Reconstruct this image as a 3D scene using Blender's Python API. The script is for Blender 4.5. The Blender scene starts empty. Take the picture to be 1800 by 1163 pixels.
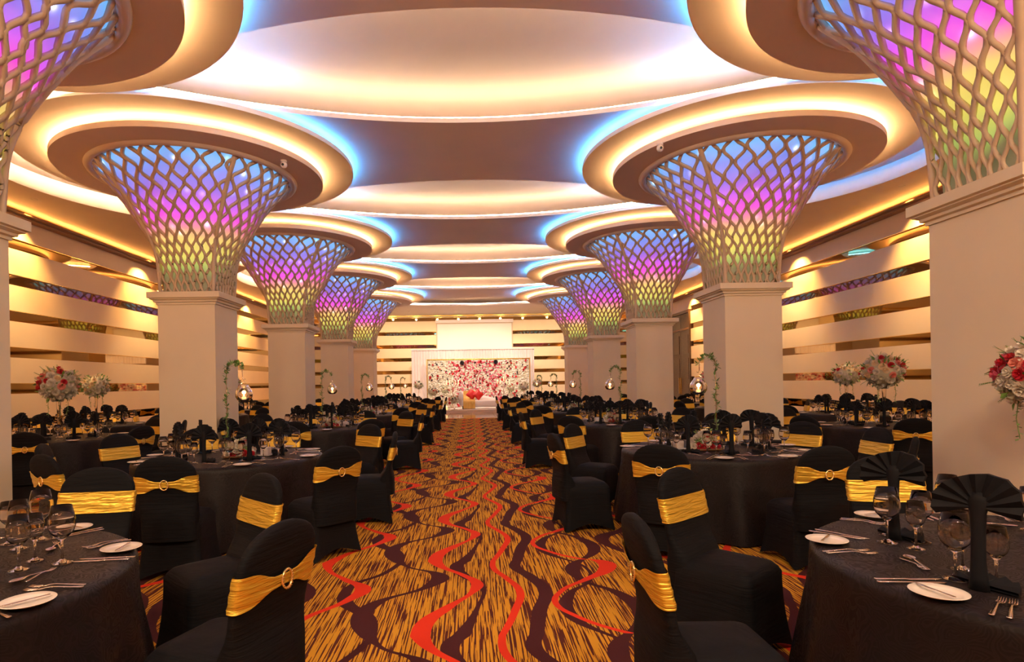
import bpy, math, random
from math import sin, cos, pi, radians, sqrt, atan2, exp
random.seed(7)
S = bpy.context.scene
COL = S.collection
# ------------------------------------------------------------------ camera, world, exposure
cam_d = bpy.data.cameras.new('camera'); cam = bpy.data.objects.new('camera', cam_d); COL.objects.link(cam)
cam_d.sensor_width = 36; cam_d.lens = 21.0
cam_d.shift_x = 0.040; cam_d.shift_y = 0.0508
cam_d.clip_start = 0.05; cam_d.clip_end = 200
EYE = 1.47
cam.location = (0, 0, EYE)
from mathutils import Matrix, Vector, Euler
cam.rotation_euler = (Matrix.Rotation(radians(90), 3, 'X') @ Matrix.Rotation(radians(-0.9), 3, 'Z')).to_euler()
S.camera = cam
w = bpy.data.worlds.new('world'); S.world = w; w.use_nodes = True
w.node_tree.nodes['Background'].inputs[0].default_value = (1.0, 0.75, 0.55, 1)
w.node_tree.nodes['Background'].inputs[1].default_value = 0.05
S.view_settings.view_transform = 'Standard'; S.view_settings.look = 'None'
S.view_settings.gamma = 1.0; S.view_settings.use_curve_mapping = False
S.view_settings.exposure = 0.72
S.cycles.max_bounces = 9; S.cycles.diffuse_bounces = 4; S.cycles.glossy_bounces = 4
S.cycles.transmission_bounces = 8; S.cycles.transparent_max_bounces = 8
S.cycles.caustics_reflective = False; S.cycles.caustics_refractive = False
S.cycles.sample_clamp_indirect = 4.0; S.cycles.sample_clamp_direct = 0.0
S.cycles.use_denoising = True
WARM = (1.0, 0.56, 0.22); WHITE = (1.0, 0.70, 0.42); BLUE = (0.06, 0.38, 1.0)
K_INNER, K_BLUE, K_LENS, K_OUT, K_DOWN, K_WASH = 4.6, 4.2, 3.0, 14.0, 230.0, 120.0
K_MEMB = 1.0

def area(name, loc, sx, sy, power, col, rot=(0, 0, 0)):
    l = bpy.data.lights.new(name, 'AREA'); l.shape = 'RECTANGLE'; l.size = sx; l.size_y = sy
    l.energy = power; l.color = col
    o = bpy.data.objects.new(name, l); o.location = loc; o.rotation_euler = rot; COL.objects.link(o); return o

# unseen fill lamps added behind the camera, tilted towards the tables to brighten them
for x in (-7.5, -5.0, -2.6, -0.9, 0.9, 2.6, 5.0, 7.5):
    l = bpy.data.lights.new('front_fill_spot', 'SPOT'); l.energy = 230; l.color = (1.0, 0.72, 0.45)
    l.spot_size = radians(160); l.spot_blend = 1.0; l.shadow_soft_size = .10
    o = bpy.data.objects.new('front_fill_spot', l); COL.objects.link(o); o.location = (x, -1.9, 4.9); o.rotation_euler = (radians(58), 0, 0)

# ------------------------------------------------------------------ material helpers
def mat(name, col, rough=0.6, metal=0.0, spec=0.5, emis=None, estr=0.0, sheen=0.0, coat=0.0):
    m = bpy.data.materials.new(name); m.use_nodes = True
    b = m.node_tree.nodes['Principled BSDF']
    b.inputs['Base Color'].default_value = (*col, 1); b.inputs['Roughness'].default_value = rough
    b.inputs['Metallic'].default_value = metal; b.inputs['Specular IOR Level'].default_value = spec
    if sheen: b.inputs['Sheen Weight'].default_value = sheen
    if coat: b.inputs['Coat Weight'].default_value = coat
    if emis: b.inputs['Emission Color'].default_value = (*emis, 1); b.inputs['Emission Strength'].default_value = estr
    return m

class NT:
    def __init__(s, m): s.t = m.node_tree; s.n = s.t.nodes; s.l = s.t.links; s.b = s.n['Principled BSDF']
    def new(s, typ, **k):
        n = s.n.new(typ)
        for a, v in k.items(): setattr(n, a, v)
        return n
    def link(s, a, b): s.l.new(a, b)
    def math(s, op, a, b=None, c=None):
        n = s.n.new('ShaderNodeMath'); n.operation = op
        for i, v in enumerate((a, b, c)):
            if v is None: continue
            if hasattr(v, 'is_output') or isinstance(v, bpy.types.NodeSocket): s.l.new(v, n.inputs[i])
            else: n.inputs[i].default_value = v
        return n.outputs[0]
    def coords(s, which='Object', scale=(1, 1, 1), rot=(0, 0, 0)):
        tc = s.n.new('ShaderNodeTexCoord'); mp = s.n.new('ShaderNodeMapping')
        mp.inputs['Scale'].default_value = scale; mp.inputs['Rotation'].default_value = rot
        s.l.new(tc.outputs[which], mp.inputs[0]); return mp.outputs[0]
    def noise(s, vec, scale, detail=3, rough=0.5, dist=0.0):
        n = s.n.new('ShaderNodeTexNoise'); n.inputs['Scale'].default_value = scale; n.inputs['Detail'].default_value = detail
        n.inputs['Roughness'].default_value = rough; n.inputs['Distortion'].default_value = dist
        s.l.new(vec, n.inputs['Vector']); return n.outputs['Fac']
    def ramp(s, fac, stops, interp='LINEAR'):
        r = s.n.new('ShaderNodeValToRGB'); r.color_ramp.interpolation = interp
        e = r.color_ramp.elements
        while len(e) > 1: e.remove(e[-1])
        e[0].position = stops[0][0]; e[0].color = (*stops[0][1], 1)
        for p, c in stops[1:]:
            q = e.new(p); q.color = (*c, 1)
        s.l.new(fac, r.inputs[0]); return r.outputs[0]
    def bump(s, h, strength=0.3, dist=0.01):
        b = s.n.new('ShaderNodeBump'); b.inputs['Strength'].default_value = strength; b.inputs['Distance'].default_value = dist
        s.l.new(h, b.inputs['Height']); s.l.new(b.outputs[0], s.b.inputs['Normal'])
    def mix(s, fac, a, b):
        n = s.n.new('ShaderNodeMix'); n.data_type = 'RGBA'
        for i, v in ((0, fac), (6, a), (7, b)):
            if isinstance(v, bpy.types.NodeSocket): s.l.new(v, n.inputs[i])
            elif i == 0: n.inputs[0].default_value = v
            else: n.inputs[i].default_value = (*v, 1)
        return n.outputs[2]

M = {}
def plaster(name, col, rough=0.75, bs=0.06):
    m = mat(name, col, rough); t = NT(m); c = t.coords()
    n = t.noise(c, 1.3, 3); t.link(t.ramp(n, [(0.3, tuple(x * 0.95 for x in col)), (0.7, col)]), t.b.inputs['Base Color'])
    t.bump(t.noise(c, 90, 2), bs, 0.004); return m
M['ceil'] = plaster('ceiling plaster', (0.86, 0.74, 0.66))
M['lip'] = plaster('cove lip plaster', (0.82, 0.74, 0.66))
M['wallpanel'] = plaster('wall band plaster', (0.86, 0.68, 0.44))
M['column'] = plaster('column plaster', (0.86, 0.74, 0.56))
M['lattice'] = plaster('lattice plaster', (0.66, 0.50, 0.36), 0.6)
M['mirror'] = mat('bronze mirror', (0.42, 0.27, 0.10), 0.03, 1.0)
M['gold'] = mat('gold trim', (0.95, 0.60, 0.14), 0.22, 1.0)
M['dark_trim'] = mat('brown cornice', (0.22, 0.11, 0.05), 0.45)
def emat(name, col, k):
    m = bpy.data.materials.new(name); m.use_nodes = True; n = m.node_tree.nodes; n.clear()
    e = n.new('ShaderNodeEmission'); o = n.new('ShaderNodeOutputMaterial'); e.inputs[0].default_value = (*col, 1); e.inputs[1].default_value = k
    m.node_tree.links.new(e.outputs[0], o.inputs[0]); return m
M['led_warm'] = emat('warm cove led', WARM, K_INNER * 10)
M['led_blue'] = emat('blue cove led', BLUE, K_BLUE * 10)
M['led_lens'] = emat('white cove led', WHITE, K_LENS * 10)
M['led_out'] = emat('white outer cove led', WHITE, K_OUT * 10)
M['led_amber'] = emat('amber cornice led', (1.0, 0.42, 0.09), 34)
M['bulb'] = emat('downlight bulb', (1.0, 0.85, 0.62), 14)
M['flame'] = emat('candle flame', (1.0, 0.62, 0.22), 6)

def cloth_black(name, base, wr=True):
    m = mat(name, base, 0.75, 0, 0.12); t = NT(m)
    if wr:
        c = t.coords(scale=(4, 4, 46)); n = t.noise(c, 1.0, 3, 0.6, 0.4)
        t.bump(n, 0.55, 0.012)
    return m
M['spandex'] = cloth_black('black spandex', (0.0062, 0.0062, 0.0085))
M['napkin'] = mat('black napkin cotton', (0.005, 0.005, 0.008), 0.75, 0, 0.2)
m = mat('black damask cloth', (0.020, 0.013, 0.016), 0.5, 0, 0.22); t = NT(m)
c = t.coords(); wv = t.new('ShaderNodeTexVoronoi'); wv.feature = 'DISTANCE_TO_EDGE'; wv.inputs['Scale'].default_value = 7
dn = t.new('ShaderNodeTexNoise'); dn.inputs['Scale'].default_value = 5; t.link(c, dn.inputs['Vector'])
va = t.new('ShaderNodeVectorMath', operation='MULTIPLY_ADD'); t.link(dn.outputs['Color'], va.inputs[0]); va.inputs[1].default_value = (.5, .5, .5); t.link(c, va.inputs[2])
t.link(va.outputs[0], wv.inputs['Vector'])
s1 = t.math('SINE', t.math('MULTIPLY', wv.outputs['Distance'], 60.0))
msk = t.math('GREATER_THAN', s1, 0.25)
t.link(t.mix(msk, (0.007, 0.0045, 0.0055), (0.012, 0.008, 0.010)), t.b.inputs['Base Color'])
t.link(t.math('MULTIPLY_ADD', msk, -0.16, 0.62), t.b.inputs['Roughness'])
t.bump(t.noise(c, 400, 1), 0.08, 0.002); M['damask'] = m
m = mat('gold satin sash', (0.80, 0.50, 0.06), 0.34, 0.55, 0.5); t = NT(m)
c = t.coords(scale=(5, 5, 60)); t.bump(t.noise(c, 1.0, 2, 0.5, 0.8), 0.8, 0.015); M['satin'] = m
M['brooch'] = mat('gold rhinestone brooch', (1.0, 0.72, 0.32), 0.25, 0.9)
m = mat('porcelain', (0.86, 0.78, 0.74), 0.18, 0, 0.5, coat=0.3); M['china'] = m
M['steel'] = mat('polished cutlery', (0.72, 0.62, 0.55), 0.16, 1.0)
g = bpy.data.materials.new('clear glass'); g.use_nodes = True; n = g.node_tree.nodes; n.clear()
gg = n.new('ShaderNodeBsdfGlass'); gg.inputs['IOR'].default_value = 1.45; gg.inputs['Roughness'].default_value = 0.0; gg.inputs['Color'].default_value = (1, .98, .96, 1)
oo = n.new('ShaderNodeOutputMaterial'); g.node_tree.links.new(gg.outputs[0], oo.inputs[0]); M['glass'] = g
M['white_petal'] = mat('white petals', (0.80, 0.72, 0.62), 0.6, sheen=.1)
M['cream_petal'] = mat('cream petals', (0.80, 0.60, 0.38), 0.6)
M['pink_petal'] = mat('coral pink petals', (0.80, 0.28, 0.22), 0.6)
M['magenta_petal'] = mat('rose pink petals', (0.62, 0.10, 0.17), 0.6)
M['red_petal'] = mat('red petals', (0.52, 0.015, 0.03), 0.55)
M['black_petal'] = mat('black petals', (0.02, 0.015, 0.02), 0.6)
M['leaf'] = mat('green leaves', (0.15, 0.27, 0.06), 0.5)
M['filler'] = mat('grey green filler blossoms', (0.60, 0.56, 0.42), 0.7)
M['wood_tray'] = mat('brown wooden tray', (0.25, 0.12, 0.05), 0.5)
M['wax'] = mat('candle wax', (0.9, 0.75, 0.5), 0.5, emis=(1, 0.55, 0.2), estr=1.2)
M['sofa'] = mat('white upholstery', (0.80, 0.72, 0.70), 0.5)
M['cushion'] = mat('red satin cushion', (0.62, 0.02, 0.015), 0.4)
M['black'] = mat('black gloss', (0.01, 0.01, 0.01), 0.3)
m = mat('gold throw', (0.62, 0.36, 0.08), 0.5, 0.2); t = NT(m); t.bump(t.noise(t.coords(scale=(8, 8, 8)), 4, 3), .5, .02); M['throw'] = m
M['drape'] = mat('white drape', (0.82, 0.72, 0.68), 0.8)
M['screen'] = mat('projection screen', (0.86, 0.80, 0.74), 0.9)
m = mat('dark brown door wood', (0.16, 0.075, 0.03), 0.35); t = NT(m)
t.link(t.ramp(t.noise(t.coords(scale=(2, 2, 14)), 2, 4), [(0.3, (0.045, 0.02, 0.009)), (0.7, (0.09, 0.045, 0.02))]), t.b.inputs['Base Color']); M['doorwood'] = m
m = mat('polished dance floor', (0.62, 0.34, 0.13), 0.12, 0, 0.5, coat=.4); t = NT(m)
t.link(t.ramp(t.noise(t.coords(scale=(1, 6, 1)), 2, 3), [(0.3, (0.50, 0.25, 0.09)), (0.7, (0.66, 0.38, 0.16))]), t.b.inputs['Base Color']); M['parquet'] = m

# membrane behind the lattice, lit by coloured leds
def membrane():
    m = bpy.data.materials.new('backlit membrane'); m.use_nodes = True; t = NT(m)
    c = t.coords()
    sp = t.new('ShaderNodeSeparateXYZ'); t.link(c, sp.inputs[0])
    v = t.math('DIVIDE', t.math('SUBTRACT', sp.outputs[2], 3.06), 2.1)
    nz = t.noise(c, 2.2, 2); v2 = t.math('ADD', v, t.math('MULTIPLY', t.math('SUBTRACT', nz, 0.5), 0.13))
    col = t.ramp(v2, [(0.0, (0.05, 0.045, 0.02)), (0.13, (0.10, 0.10, 0.04)), (0.21, (0.30, 0.42, 0.09)), (0.30, (0.74, 0.66, 0.12)), (0.42, (0.86, 0.62, 0.16)),
                       (0.49, (0.88, 0.30, 0.30)), (0.57, (0.88, 0.06, 0.72)), (0.66, (0.62, 0.09, 0.84)), (0.76, (0.26, 0.14, 0.78)), (0.88, (0.16, 0.26, 0.86)), (0.97, (0.14, 0.44, 0.92))])
    vo = t.new('ShaderNodeTexVoronoi'); vo.inputs['Scale'].default_value = 3.2; t.link(c, vo.inputs['Vector'])
    hot = t.math('POWER', t.math('SUBTRACT', 1.0, t.math('MINIMUM', t.math('MULTIPLY', vo.outputs['Distance'], 2.6), 1.0)), 3.0)
    lit = t.math('MINIMUM', t.math('MAXIMUM', t.math('MULTIPLY', t.math('SUBTRACT', v2, 0.14), 8.0), 0.0), 1.0)
    hot = t.math('MULTIPLY', hot, lit)
    colh = t.mix(t.math('MULTIPLY', hot, 0.65), col, (1, 0.95, 0.95))
    e = t.math('MULTIPLY', t.math('MULTIPLY_ADD', hot, 1.5, 0.60), K_MEMB)
    e = t.math('MULTIPLY', e, t.math('MULTIPLY_ADD', t.noise(c, 1.1, 2), 0.7, 0.65))
    t.link(colh, t.b.inputs['Emission Color']); t.link(e, t.b.inputs['Emission Strength'])
    t.b.inputs['Base Color'].default_value = (0.35, 0.32, 0.26, 1); t.b.inputs['Roughness'].default_value = .6
    return m
M['membrane'] = membrane()

# carpet: ochre streaks with maroon and red ribbons, repeating every 1.46 m along the aisle
def carpet():
    m = bpy.data.materials.new('patterned carpet'); m.use_nodes = True; t = NT(m)
    t.b.inputs['Roughness'].default_value = 0.95; t.b.inputs['Specular IOR Level'].default_value = 0.1
    tc = t.new('ShaderNodeTexCoord'); sp = t.new('ShaderNodeSeparateXYZ'); t.link(tc.outputs['Object'], sp.inputs[0])
    X, Y = sp.outputs[0], sp.outputs[1]
    P, W = 1.46, 3.3
    yy = t.math('FRACT', t.math('DIVIDE', t.math('SUBTRACT', Y, 3.48), P))
    def rib(x0, cpts, wpts):
        fc = t.new('ShaderNodeFloatCurve'); cu = fc.mapping.curves[0]
        fc.mapping.use_clip = False
        pts = cpts
        cu.points[0].location = (0, pts[0][1]); cu.points[-1].location = (1, pts[0][1])
        for a, b in pts[1:]: cu.points.new(a, b)
        fc.mapping.update(); t.link(yy, fc.inputs['Value'])
        fw = t.new('ShaderNodeFloatCurve'); cw = fw.mapping.curves[0]; fw.mapping.use_clip = False
        cw.points[0].location = (0, wpts[0][1]); cw.points[-1].location = (1, wpts[0][1])
        for a, b in wpts[1:]: cw.points.new(a, b)
        fw.mapping.update(); t.link(yy, fw.inputs['Value'])
        d = t.math('SUBTRACT', t.math('SUBTRACT', X, x0), fc.outputs[0])
        d = t.math('WRAP', d, W / 2, -W / 2)
        return t.math('LESS_THAN', t.math('ABSOLUTE', d), fw.outputs[0])
    # (x0, centre offsets over one repeat, half widths)
    reds = [(-0.32, [(0, 0), (.14, .02), (.3, .14), (.52, .32), (.62, .34), (.75, .24), (.9, .06)], [(0, .060), (.25, .05), (.45, .022), (.58, .045), (.8, .03)]),
            (0.16, [(0, 0), (.25, .10), (.5, .16), (.7, .08), (.85, .0)], [(0, .022), (.5, .028)]),
            (0.62, [(0, .28), (.18, .02), (.34, -.08), (.5, .0), (.66, .22), (.82, .42), (.93, .44)], [(0, .03), (.3, .022), (.6, .03), (.85, .07), (.95, .06)]),
            (-1.20, [(0, 0), (.2, .12), (.42, .34), (.56, .40), (.7, .24), (.88, .04)], [(0, .055), (.35, .03), (.56, .06), (.8, .025)]),
            (1.42, [(0, .2), (.3, .0), (.55, .1), (.8, .32)], [(0, .05), (.3, .02), (.8, .05)])]
    darks = [(0.36, [(0, 0), (.25, .06), (.5, .14), (.72, .06), (.88, -.03)], [(0, .045), (.5, .05)]),
             (-0.08, [(0, .0), (.3, .10), (.55, .14), (.75, .0), (.9, -.06)], [(0, .055), (.25, .02), (.55, .02), (.8, .05)]),
             (-0.62, [(0, .0), (.2, -.10), (.35, -.06), (.6, .30), (.74, .36), (.9, .1)], [(0, .05), (.3, .06), (.5, .03), (.72, .07), (.9, .02)]),
             (-0.90, [(0, .3), (.2, .22), (.4, .02), (.6, .0), (.8, .2)], [(0, .025), (.3, .06), (.6, .035)]),
             (0.90, [(0, 0), (.22, .16), (.45, .10), (.65, -.10), (.85, -.12)], [(0, .03), (.3, .06), (.6, .03), (.85, .06)]),
             (0.66, [(0, .1), (.22, -.06), (.45, .0), (.65, .2), (.85, .22)], [(0, .02), (.3, .05), (.6, .02)]),
             (1.25, [(0, .2), (.25, -.02), (.45, -.05), (.7, .3), (.85, .34)], [(0, .03), (.3, .05), (.7, .09), (.85, .05)]),
             (-1.45, [(0, 0), (.3, .22), (.5, .26), (.8, .02)], [(0, .06), (.3, .03), (.5, .07)])]
    fr = fd = None
    for r in reds:
        q = rib(*r); fr = q if fr is None else t.math('MAXIMUM', fr, q)
    for r in darks:
        q = rib(*r); fd = q if fd is None else t.math('MAXIMUM', fd, q)
    st = t.new('ShaderNodeMapping'); t.link(tc.outputs['Object'], st.inputs[0]); st.inputs['Scale'].default_value = (95, 2.2, 1); st.inputs['Rotation'].default_value = (0, 0, 0.0)
    # streaks keep one width but break up along their length
    n1 = t.noise(st.outputs[0], 1.0, 2, 0.5)
    streak = t.math('GREATER_THAN', n1, 0.515)
    n2 = t.noise(tc.outputs['Object'], 3, 3)
    och = t.mix(n2, (0.60, 0.27, 0.02), (0.74, 0.37, 0.035))
    base = t.mix(streak, och, (0.095, 0.022, 0.016))
    c1 = t.mix(fd, base, (0.065, 0.016, 0.020)); c2 = t.mix(fr, c1, (0.78, 0.045, 0.018))
    t.link(c2, t.b.inputs['Base Color'])
    t.bump(t.noise(tc.outputs['Object'], 260, 2), 0.35, 0.006)
    return m
M['carpet'] = carpet()

# ------------------------------------------------------------------ mesh helpers
def mesh(name, vs, fs, m=None, smooth=False):
    me = bpy.data.meshes.new(name); me.from_pydata([tuple(v) for v in vs], [], fs); me.update()
    if m is not None: me.materials.append(m)
    if smooth:
        me.polygons.foreach_set('use_smooth', [True] * len(me.polygons))
    return me
def ob(name, me, parent=None, loc=None, rot=None, scale=None):
    o = bpy.data.objects.new(name, me); COL.objects.link(o)
    if parent is not None: o.parent = parent
    if loc: o.location = loc
    if rot: o.rotation_euler = rot
    if scale: o.scale = scale
    return o
def empty(name, loc=(0, 0, 0), rz=0.0):
    o = bpy.data.objects.new(name, None); o.empty_display_size = .1; COL.objects.link(o); o.location = loc; o.rotation_euler = (0, 0, rz); return o
def tag(o, label, cat, group=None):
    o['label'] = label; o['category'] = cat
    if group: o['group'] = group
    return o
class MB:
    def __init__(s): s.v = []; s.f = []
    def add(s, vs, fs):
        k = len(s.v); s.v += [tuple(v) for v in vs]; s.f += [tuple(i + k for i in f) for f in fs]; return s
    def box(s, x0, y0, z0, x1, y1, z1):
        return s.add([(x0, y0, z0), (x1, y0, z0), (x1, y1, z0), (x0, y1, z0), (x0, y0, z1), (x1, y0, z1), (x1, y1, z1), (x0, y1, z1)],
                     [(0, 3, 2, 1), (4, 5, 6, 7), (0, 1, 5, 4), (1, 2, 6, 5), (2, 3, 7, 6), (3, 0, 4, 7)])
    def loft(s, loops, cap0=True, cap1=True, closed=True):
        n = len(loops[0]); vs = [p for l in loops for p in l]; fs = []
        for i in range(len(loops) - 1):
            for j in range(n if closed else n - 1):
                a = i * n + j; b = i * n + (j + 1) % n
                fs.append((a, b, b + n, a + n))
        if cap0: fs.append(tuple(reversed(range(n))))
        if cap1: fs.append(tuple(range((len(loops) - 1) * n, len(loops) * n)))
        return s.add(vs, fs)
    def lathe(s, prof, n=20, cx=0, cy=0, cap0=False, cap1=False):
        return s.loft([[(cx + r * cos(2 * pi * j / n), cy + r * sin(2 * pi * j / n), z) for j in range(n)] for r, z in prof], cap0, cap1)
    def tube(s, pts, r, n=6, cap=True):
        loops = []
        for i, p in enumerate(pts):
            p = Vector(p); a = Vector(pts[max(0, i - 1)]); b = Vector(pts[min(len(pts) - 1, i + 1)])
            d = (b - a).normalized() if (b - a).length > 1e-9 else Vector((0, 0, 1))
            up = Vector((0, 0, 1)) if abs(d.z) < 0.9 else Vector((1, 0, 0))
            u = d.cross(up).normalized(); v = d.cross(u).normalized()
            rr = r[i] if isinstance(r, (list, tuple)) else r
            loops.append([tuple(p + u * rr * cos(2 * pi * j / n) - v * rr * sin(2 * pi * j / n)) for j in range(n)])
        return s.loft(loops, cap, cap)
    def mesh(s, name, m=None, smooth=False): return mesh(name, s.v, s.f, m, smooth)
def sharp_by_angle(me, deg=40):
    try: me.set_sharp_from_angle(angle=radians(deg))
    except Exception: pass
    return me
def box_ob(name, b, m, parent=None): return ob(name, MB().box(*b).mesh(name, m), parent)
def copy_tree(src, parent=None, loc=None, rot=None, scale=None):
    c = src.copy(); COL.objects.link(c)
    if parent is not None: c.parent = parent
    if loc is not None: c.location = loc
    if rot is not None: c.rotation_euler = rot
    if scale is not None: c.scale = scale
    for ch in CH.get(src.name, ()):
        copy_tree(ch, c)
    CH[c.name] = list(CH.get(src.name, ())) and CH.get(src.name)
    return c
CH = {}
def reg(o, *kids): CH[o.name] = list(kids); return o
def struct(o): o['kind'] = 'structure'; return o

# ------------------------------------------------------------------ room dimensions
XW, YB, Y0 = 9.3, 35.4, -2.6
Z_IN, Z_OUT, Z_M, Z_U, Z_S = 5.15, 5.34, 5.52, 6.02, 5.20
CX = 4.78; CYS = [5.1 + 5.45 * k for k in range(5)]
LENS = [2.4 + 5.47 * k for k in range(6)]
# floor
fl = struct(box_ob('floor', (-XW - .2, Y0, -.1, XW + .2, 24.9, 0), M['carpet']))
edge = box_ob('carpet_edge_strip', (-XW, 24.9, -.1, XW, 25.05, .006), M['gold'], fl)
df = struct(empty('floor_stage_end'))
df.name = 'floor_parquet'
nx = 18
pm = MB().box(0, 0, -.1, 1.02, .94, 0.0).mesh('parquet_tile', M['parquet'])
for i in range(nx):
    for j in range(5):
        ob('parquet_tile', pm, df, (-9.27 + i * 1.03, 25.06 + j * .95, 0))
# walls
def side_wall(sx, name):
    x = sx * XW
    wl = struct(box_ob(name, (min(x + sx * .04, x + sx * .2), Y0, -.1, max(x + sx * .04, x + sx * .2), YB + .2, 6.1), M['column']))
    segs = [(Y0, YB)] if sx < 0 else [(Y0, 25.2), (27.6, YB)]
    tops = [0.87, 1.60, 2.34, 3.08, 3.82, 4.56]
    zlo = 0.0
    for a, b in segs:
        prev = 0.0
        for k in range(7):
            z0 = prev; z1 = (tops[k] - .205) if k < 6 else 5.09
            box_ob('wall_panel', (min(x, x + sx * .045), a, z0, max(x, x + sx * .045), b, z1), M['wallpanel'], wl)
            if k < 6:
                prev = tops[k]
                g_ = MB().box(min(x - sx * .006, x + sx * .03), a, prev - .001, max(x - sx * .006, x + sx * .03), b, prev + .012)
                ob('gold_trim', g_.mesh('gold_trim', M['gold']), wl)
                box_ob('mirror_strip', (min(x + sx * .03, x + sx * .042), a, z1, max(x + sx * .03, x + sx * .042), b, prev), M['mirror'], wl)
    if sx > 0: box_ob('wall_panel', (x, 25.2, 4.45, x + .045, 27.6, 5.09), M['wallpanel'], wl)
    # cornice with a stepped profile
    ob('led_strip', MB().tube([(x - sx * .16, Y0 + .1, 5.085), (x - sx * .16, YB - .2, 5.085)], .010, 5).mesh('led_strip', M['led_amber']), wl)
    for (d, z0, z1, mm) in ((.20, 4.99, 5.03, 'dark_trim'), (.30, 5.03, 5.06, 'dark_trim'), (.305, 5.06, 5.075, 'gold')):
        box_ob('cornice', (min(x, x - sx * d), Y0, z0, max(x, x - sx * d), YB, z1), M[mm], wl)
    return wl
WL = side_wall(-1, 'wall_left'); WR = side_wall(1, 'wall_right')
wf = struct(box_ob('wall_back', (-XW, YB + .04, -.1, XW, YB + .2, 6.1), M['column']))
tops = [1.50, 2.25, 3.00, 3.77, 4.54, 5.37]; prev = 0
for k in range(7):
    z1 = tops[k] - .20 if k < 6 else 5.50
    box_ob('wall_panel', (-XW, YB - .005, prev, XW, YB + .04, z1), M['wallpanel'], wf)
    if k < 6:
        box_ob('mirror_strip', (-XW, YB + .025, z1, XW, YB + .036, tops[k]), M['mirror'], wf); prev = tops[k]
        box_ob('gold_trim', (-XW, YB - .01, prev, XW, YB + .02, prev + .012), M['gold'], wf)
box_ob('cornice', (-XW, YB - .10, 5.44, XW, YB, Z_M), M['gold'], wf)
struct(box_ob('wall_front', (-XW, Y0 - .15, -.1, XW, Y0, 6.1), M['wallpanel']))
# tall double door in the right wall
dr = struct(empty('door_1', (XW, 26.4, 0)))
def dbox(name, b, m, p=dr):
    return ob(name, MB().box(*b).mesh(name, M[m]), p)
dbox('door_frame', (-.06, -1.2, 0, .05, -1.1, 4.45), 'doorwood'); dbox('door_frame', (-.06, 1.1, 0, .05, 1.2, 4.45), 'doorwood'); dbox('door_frame', (-.06, -1.1, 4.33, .05, 1.1, 4.45), 'doorwood')
dbox('transom_panel', (.0, -1.1, 3.72, .04, -.02, 4.31), 'doorwood'); dbox('transom_panel', (.0, .02, 3.72, .04, 1.1, 4.31), 'doorwood'); dbox('transom_rail', (-.03, -1.1, 3.62, .04, 1.1, 3.70), 'dark_trim')
for s_ in (-1, 1):
    a, b = (-1.09, -.01) if s_ < 0 else (.01, 1.09)
    d_ = dbox('door_leaf', (0, a, 0.01, .04, b, 3.60), 'doorwood')
    for z0, z1 in ((.3, 1.3), (1.5, 2.4), (2.6, 3.4)):
        q = dbox('door_panel', (-.02, a + .16, z0, 0, b - .16, z1), 'doorwood', d_)
    dbox('door_handle', (-.07, .1 * s_ - .02, .85, -.04, .1 * s_ + .02, 1.55), 'gold', d_)

# ------------------------------------------------------------------ ceiling
ceil = struct(box_ob('ceiling', (-XW - .2, Y0 - .15, Z_U, XW + .2, YB + .2, Z_U + .1), M['ceil']))
def lens_h(x):
    return 1.42 * max(0.0, 1 - (x / 4.85) ** 2)
xs = [-9.25 + 18.5 * i / 96 for i in range(97)]
def slab(name, e0, e1, z0, z1, lipm='ceil'):
    mb = MB(); n = len(xs)
    vs = []
    for x in xs: vs.append((x, e0(x), z0))
    for x in xs: vs.append((x, e1(x), z0))
    for x in xs: vs.append((x, e0(x), z1))
    for x in xs: vs.append((x, e1(x), z1))
    fs = []
    for i in range(n - 1):
        fs.append((i + n, i + n + 1, i + 1, i)); fs.append((i + 2 * n, i + 1 + 2 * n, i + 1 + 3 * n, i + 3 * n))
        fs.append((i, i + 1, i + 1 + 2 * n, i + 2 * n)); fs.append((i + n, i + 3 * n, i + 3 * n + 1, i + n + 1))
    mb.add(vs, fs); return ob(name, mb.mesh(name, M[lipm]), ceil)
bounds = [None] + LENS + [None]
for k in range(len(LENS) + 1):
    a, b = bounds[k], bounds[k + 1]
    e0 = (lambda x: Y0) if a is None else (lambda x, a=a: a + lens_h(x))
    e1 = (lambda x: YB) if b is None else (lambda x, b=b: b - lens_h(x) - (0.002))
    slab('ceiling_panel', e0, e1, Z_M, Z_M + .07)
# upstand that hides the led behind each curved edge, and the led strip itself
def edge_strip(yc, sgn):
    pts = []
    X = [-4.6 + 9.2 * i / 60 for i in range(61)]
    pts = [(x, yc + sgn * (lens_h(x) + .075), Z_M + .10) for x in X]
    led = MB().tube(pts, .014, 5).mesh('led_strip', M['led_lens'])
    o = ob('led_strip', led, ceil)
for yc in LENS[1:]:
    edge_strip(yc, -1); edge_strip(yc, 1)
# stepped discs around each column
def disc(name, r0, r1, z0, z1, n=96):
    prof = [(r0, z0), (r1, z0), (r1, z1), (r1 - .03, z1), (r1 - .03, z0 + .03), (r0, z0 + .03)]
    me = MB().loft([[(r * cos(2 * pi * j / n), r * sin(2 * pi * j / n), z) for j in range(n)] for r, z in prof + [prof[0]]], False, False).mesh(name, M['ceil'])
    me.flip_normals(); return me
def ring_led(name, r, z, m, a0=0, a1=2 * pi, n=96):
    pts = [(r * cos(a0 + (a1 - a0) * j / n), r * sin(a0 + (a1 - a0) * j / n), z) for j in range(n + 1)]
    return MB().tube(pts, .013, 5).mesh(name, m)
R_IN, R_OUT = 2.16, 2.71
d_in = disc('inner_disc', 1.5, R_IN, Z_IN, Z_IN + .085); d_out = disc('outer_disc', 1.7, R_OUT, Z_OUT, Z_OUT + .07)
back_disc = disc('disc_core', .4, 1.9, Z_IN + .09, Z_IN + .13)
l_in = ring_led('led_ring', R_IN - .07, Z_IN + .085, M['led_warm'])
l_bl = {}
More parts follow.
